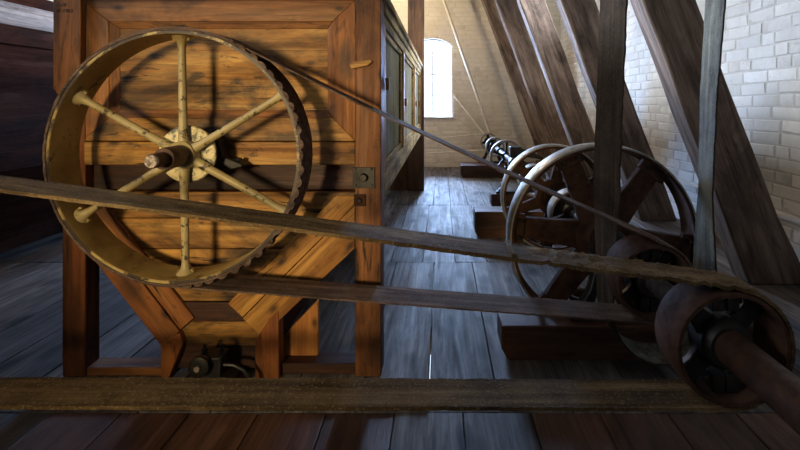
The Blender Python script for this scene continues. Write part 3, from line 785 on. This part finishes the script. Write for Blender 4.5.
b = MB(); b.cyl((c1[0],-2.9,c1[1]),(c1[0],2.0,c1[1]),.04,n=20); link_mesh('axle', b, M['shaft'], ptr)
for k in range(6):
    a = PI/3*k; d = Vector((math.cos(a),0,math.sin(a))); c = Vector((c1[0],1.5,c1[1]))
    b = MB(); b.cyl(c+d*.07, c+d*(R1-.026), .022, .018, 10); link_mesh('spoke', b, M['iron'], ptr)
for y in (.9, 2.0):
    s = thing('pulley_stand', (c1[0], y, 0), 'black iron stand holding the left pulley axle, %s' % ('nearer one' if y < 1 else 'farther one'), 'stand')
    b = MB(); b.box(c1[0]-.2, c1[0]+.2, y-.05, y+.05, .001, .03); link_mesh('base_plate', b, M['iron_black'], s, .004)
    b = MB(); b.prism([(c1[0]-.15,.03),(c1[0]+.15,.03),(c1[0]+.06,c1[1]-.041),(c1[0]-.06,c1[1]-.041)], y-.03, y+.03); link_mesh('pedestal', b, M['iron_black'], s, .006)
# slack belt hanging from above
TB = .009
cB, RB = (1.07, .338), .248
pb = line((.93, 3.70), (cB[0]-RB, 1.0), .03)+line((cB[0]-RB, 1.0), (cB[0]-RB, cB[1]), .03)+arc(cB, RB, PI, 2*PI, .02)
pb += line((cB[0]+RB, cB[1]), (1.34, 1.4), .03)+line((1.34, 1.4), (1.47, 3.70), .03)+[(1.47, 3.70)]
b = MB(); b.belt(pb, 2.145, 2.365, TB, False, 5, lump=.003, fray=.005, seed=5)
def turn(x, y, z):                                # both runs are slightly twisted on their way up
    k = min(1, max(0, (z-.4)/.5)); v = (y-2.145)/.22
    return (x+k*((.030*(1-v)-.016*v) if x < cB[0] else ((-.036+.03*max(0,(z-.9)))*(1-v)+.026*v)), y, z)
b.v = [turn(*v) for v in b.v]
hb = solo('hanging_belt', b, M['belt_hang'], (1.07, 2.23, .08), 'slack belt hanging from above in a loop around the shaft', 'belt', sharp=60)
hb.data.materials.append(M['belt_inner'])
for f in hb.data.polygons:                        # the face that ran on the pulleys is worn grey
    if f.index < (len(pb)-1)*12 and f.index % 12 < 5: f.material_index = 1
# thin far belts
def strap(pts, w, name, label, closed=False):
    b = MB(); b.tube(pts, w, 6); return solo(name, b, M['strap'], pts[0], label, 'belt', 'thin straps by the far wall')
top = P(434, -12, 8.72); top2 = P(424, 62, 8.36)
strap([(top[0],8.72,top[1]+.3), (AX+.02,8.72,AZ+.18)], .028, 'thin_strap', 'pale thin strap rising steeply from the farthest pulley past the window')
strap([(.262,9.17,P(453.5,96,9.17)[1]), (AX-.10,8.70,AZ+.15)], .014, 'thin_strap', 'pale thin strap slanting up in front of the lower window corner')
strap([P2 for P2 in [(-1.6,8.75,P(350,146,8.75)[1]), (AX-.09,8.75,AZ+.150)]], .014, 'thin_strap', 'upper of two near-level thin straps below the window')
strap([(-1.6,8.69,P(350,157.0,8.69)[1]), (AX-.06,8.69,AZ-.16)], .012, 'thin_strap', 'lower of two near-level thin straps below the window')

# ------------------------------------------------------------------ slanting timber braces along the right wall
YS = [2.93, 4.48, 6.08, 7.62, 8.93]
WS, SL = .35, .37
lab = ['nearest slanting timber brace, broad and worn with whitish paint on its edge', 'second slanting timber brace from the viewer, behind the largest flywheel',
       'third slanting timber brace from the viewer, left of the hanging belt', 'fourth slanting timber brace from the viewer, second from the window wall', 'farthest slanting timber brace, closest to the window wall']
for i, y in enumerate(YS):
    b = MB(); xf, z0 = 2.18, .151; N = 16; L, Rr = [], []
    for k in range(N+1):
        z = z0+(ZC-.01-z0)*k/N; u = k/N
        bend = (.10*math.exp(-((z-.15)/.35)**2) if i == 0 else .0)
        cx = xf-SL*(z-z0)+.012*noise.noise((z*1.7, y, 3))+bend*.35
        w = WS/2*(1+.05*noise.noise((z*2.3, y, 9)))+bend*.2
        L.append((cx-w, z)); Rr.append((cx+w, z))
    for k in range(N):
        pass
    b.prism(L+Rr[::-1], y, y+.18)
    br_ = solo('timber_brace', b, M['strut'], (xf, y+.1, z0), lab[i], 'brace', 'slanting braces along the right wall', bevel=.012)
    if i == 0:
        m = MB()
        for k in range(5):
            pass
b = MB(); b.box(1.93, 2.43, 1.2, YB-.03, .001, .15)
solo('sill_beam', b, M['sill'], (2.18, 5, 0), 'long low timber sill under the slanting braces along the right wall', 'beam', bevel=.01)
# short pipe end standing on the floor
px, pz = P(582, 302, 2.98)
b = MB(); b.add(*(lambda q: (q.v, q.f))(MB().cyl((px,2.98,.0),(px,2.98,.001),.03)))
b = MB(); n = 28; vs = []; fs = []
for r, z in ((.075,.002),(.085,.06),(.092,.075),(.07,.075),(.062,.06),(.062,.012)):
    for k in range(n): vs.append((px+r*math.cos(2*PI*k/n), 2.98+r*math.sin(2*PI*k/n), z))
for j in range(5): fs += [(j*n+k, j*n+(k+1)%n, (j+1)*n+(k+1)%n, (j+1)*n+k) for k in range(n)]
fs.append(tuple(range(n-1,-1,-1))); fs.append(tuple(range(5*n, 6*n)))
b.add(vs, fs); solo('iron_cup', b, M['iron_brown'], (px,2.98,0), 'open round iron cup on the floor behind the nearest sleeper', 'cup')

# ------------------------------------------------------------------ wooden partition beyond the bin
pt = thing('board_partition', (-.8, 6.8, 0), 'brown board partition with a tall post beyond the far end of the bin', 'partition')
b = MB(); b.box(-.5, -.255, 6.76, 6.9, 0, ZC-.01); link_mesh('post', b, M['ppost'], pt, .006)
b = MB()
for k in range(5): b.box(-1.9+.28*k, -1.9+.28*k+.277, 6.79, 6.82, 0, .95)
link_mesh('boards', b, M['partition'], pt, .003)

# ------------------------------------------------------------------ second bin along the left wall
b2 = thing('grain_bin', (-3.5, 5.2, 0), 'dark brown wooden bin with a whitish top ledge at the far left', 'grain bin')
XS = -3.15
def p2_(name, mb, mat, bevel=.004, label=None):
    o = link_mesh(name, mb, M[mat], b2, bevel)
    if label: o['label'] = label
    return o
b = MB(); b.box(-3.85, XS-.02, 3.0, 8.5, .85, 1.76); p2_('bin_body', b, 'bin2', 0)
b = MB(); b.box(-3.87, XS+.012, 2.98, 8.52, 1.765, 1.905); p2_('top_rail', b, 'bin2')
b = MB(); b.box(-3.87, XS, 2.98, 8.52, 1.906, 2.025); p2_('ledge_board', b, 'ledge', label='greyish white worn ledge board')
b = MB(); b.box(-3.87, XS-.012, 2.98, 8.52, 2.026, 2.075); p2_('ledge_strip', b, 'ledge', label='bright whitish strip')
b = MB(); b.box(-3.85, XS+.008, 2.99, 8.51, .84, .98); p2_('bottom_rail', b, 'bin2')
b = MB(); b.prism([(-3.85,.839),(XS,.839),(-3.4,.35),(-3.85,.35)], 3.02, 8.48); p2_('funnel_body', b, 'bin2', 0)
for y in (2.99, 5.6, 8.38):
    for xx in (-3.86, XS-.11):
        b = MB(); b.box(xx, xx+.12, y, y+.12, 0, 1.764); p2_('post', b, 'bin2_z')

# ------------------------------------------------------------------ light
def area(name, loc, rot, sx, sy, power, col, spread=None):
    l = bpy.data.lights.new(name, 'AREA'); l.shape = 'RECTANGLE'; l.size = sx; l.size_y = sy; l.energy = power; l.color = col
    if spread: l.spread = math.radians(spread)
    o = bpy.data.objects.new(name, l); COL.objects.link(o); o.location = loc; o.rotation_euler = rot
    return o
DAY = (.74, .86, 1.0)
area('daylight_aisle', (-.18, YB+.42, 1.95), (-PI/2, 0, 0), 1.3, 2.0, 1300, (.42,.62,1.0))
area('daylight_left_aisle', (-2.65, YB+.42, 1.95), (-PI/2, 0, 0), 1.3, 2.0, 1100, (.38,.58,1.0))
area('daylight_left_high', (XL-.4, 4.1, 2.95), (0, -PI/2+.25, 0), 1.3, 1.8, 680, (.88,.93,1.0))
area('added_fill_left_near', (XL-.4, .2, 2.95), (0, -PI/2+.2, 0), 1.2, 1.6, 115, (.93,.95,1.0))  # unseen fill added to brighten the brace fronts
area('added_fill_right_high', (XR+.42, 5.37, 3.2), (0, PI/2-.45, 0), .9, 1.4, 700, (.80,.88,1.0))  # unseen fill added for the bin side and the aisle floor
def spot(name, loc, at, power, col, ang, blend, rad):
    l = bpy.data.lights.new(name, 'SPOT'); l.energy = power; l.color = col; l.spot_size = math.radians(ang); l.spot_blend = blend; l.shadow_soft_size = rad
    o = bpy.data.objects.new(name, l); COL.objects.link(o); o.location = loc
    o.rotation_euler = (Vector(at)-Vector(loc)).to_track_quat('-Z', 'Y').to_euler()
spot('lamp_behind_viewer', (-1.85, -2.2, 1.58), (-.85, 2.2, 1.05), 780, (1.0,.76,.41), 34, .9, .34)
l = bpy.data.lights.new('added_warm_fill', 'POINT'); l.energy = 150; l.color = (1.0,.80,.53); l.shadow_soft_size = .06  # warm light added above the view to lift the far wall
o = bpy.data.objects.new('added_warm_fill', l); COL.objects.link(o); o.location = (-1.3, 7.7, 3.42)
area('glow_below_crack', (-.057, 2.9, -.9), (PI-.5, 0, 0), .5, 1.2, 14, (1.0,.8,.55))

w = bpy.data.worlds.new('sky'); SC.world = w; w.use_nodes = True
w.node_tree.nodes['Background'].inputs[0].default_value = (.75,.86,1.0,1); w.node_tree.nodes['Background'].inputs[1].default_value = 2.6

# ------------------------------------------------------------------ camera
cam = bpy.data.cameras.new('camera'); co = bpy.data.objects.new('camera', cam); COL.objects.link(co)
co.location = (0, 0, H); co.rotation_euler = (PI/2, 0, 0)
cam.sensor_width = 36; cam.lens = 36*F/800; cam.shift_x = -(CX-400)/800; cam.shift_y = -(225-CY)/800
cam.clip_start = .05
SC.camera = co
SC.view_settings.view_transform = 'Standard'; SC.view_settings.look = 'None'
SC.view_settings.exposure = 0; SC.view_settings.gamma = 1; SC.view_settings.use_curve_mapping = False
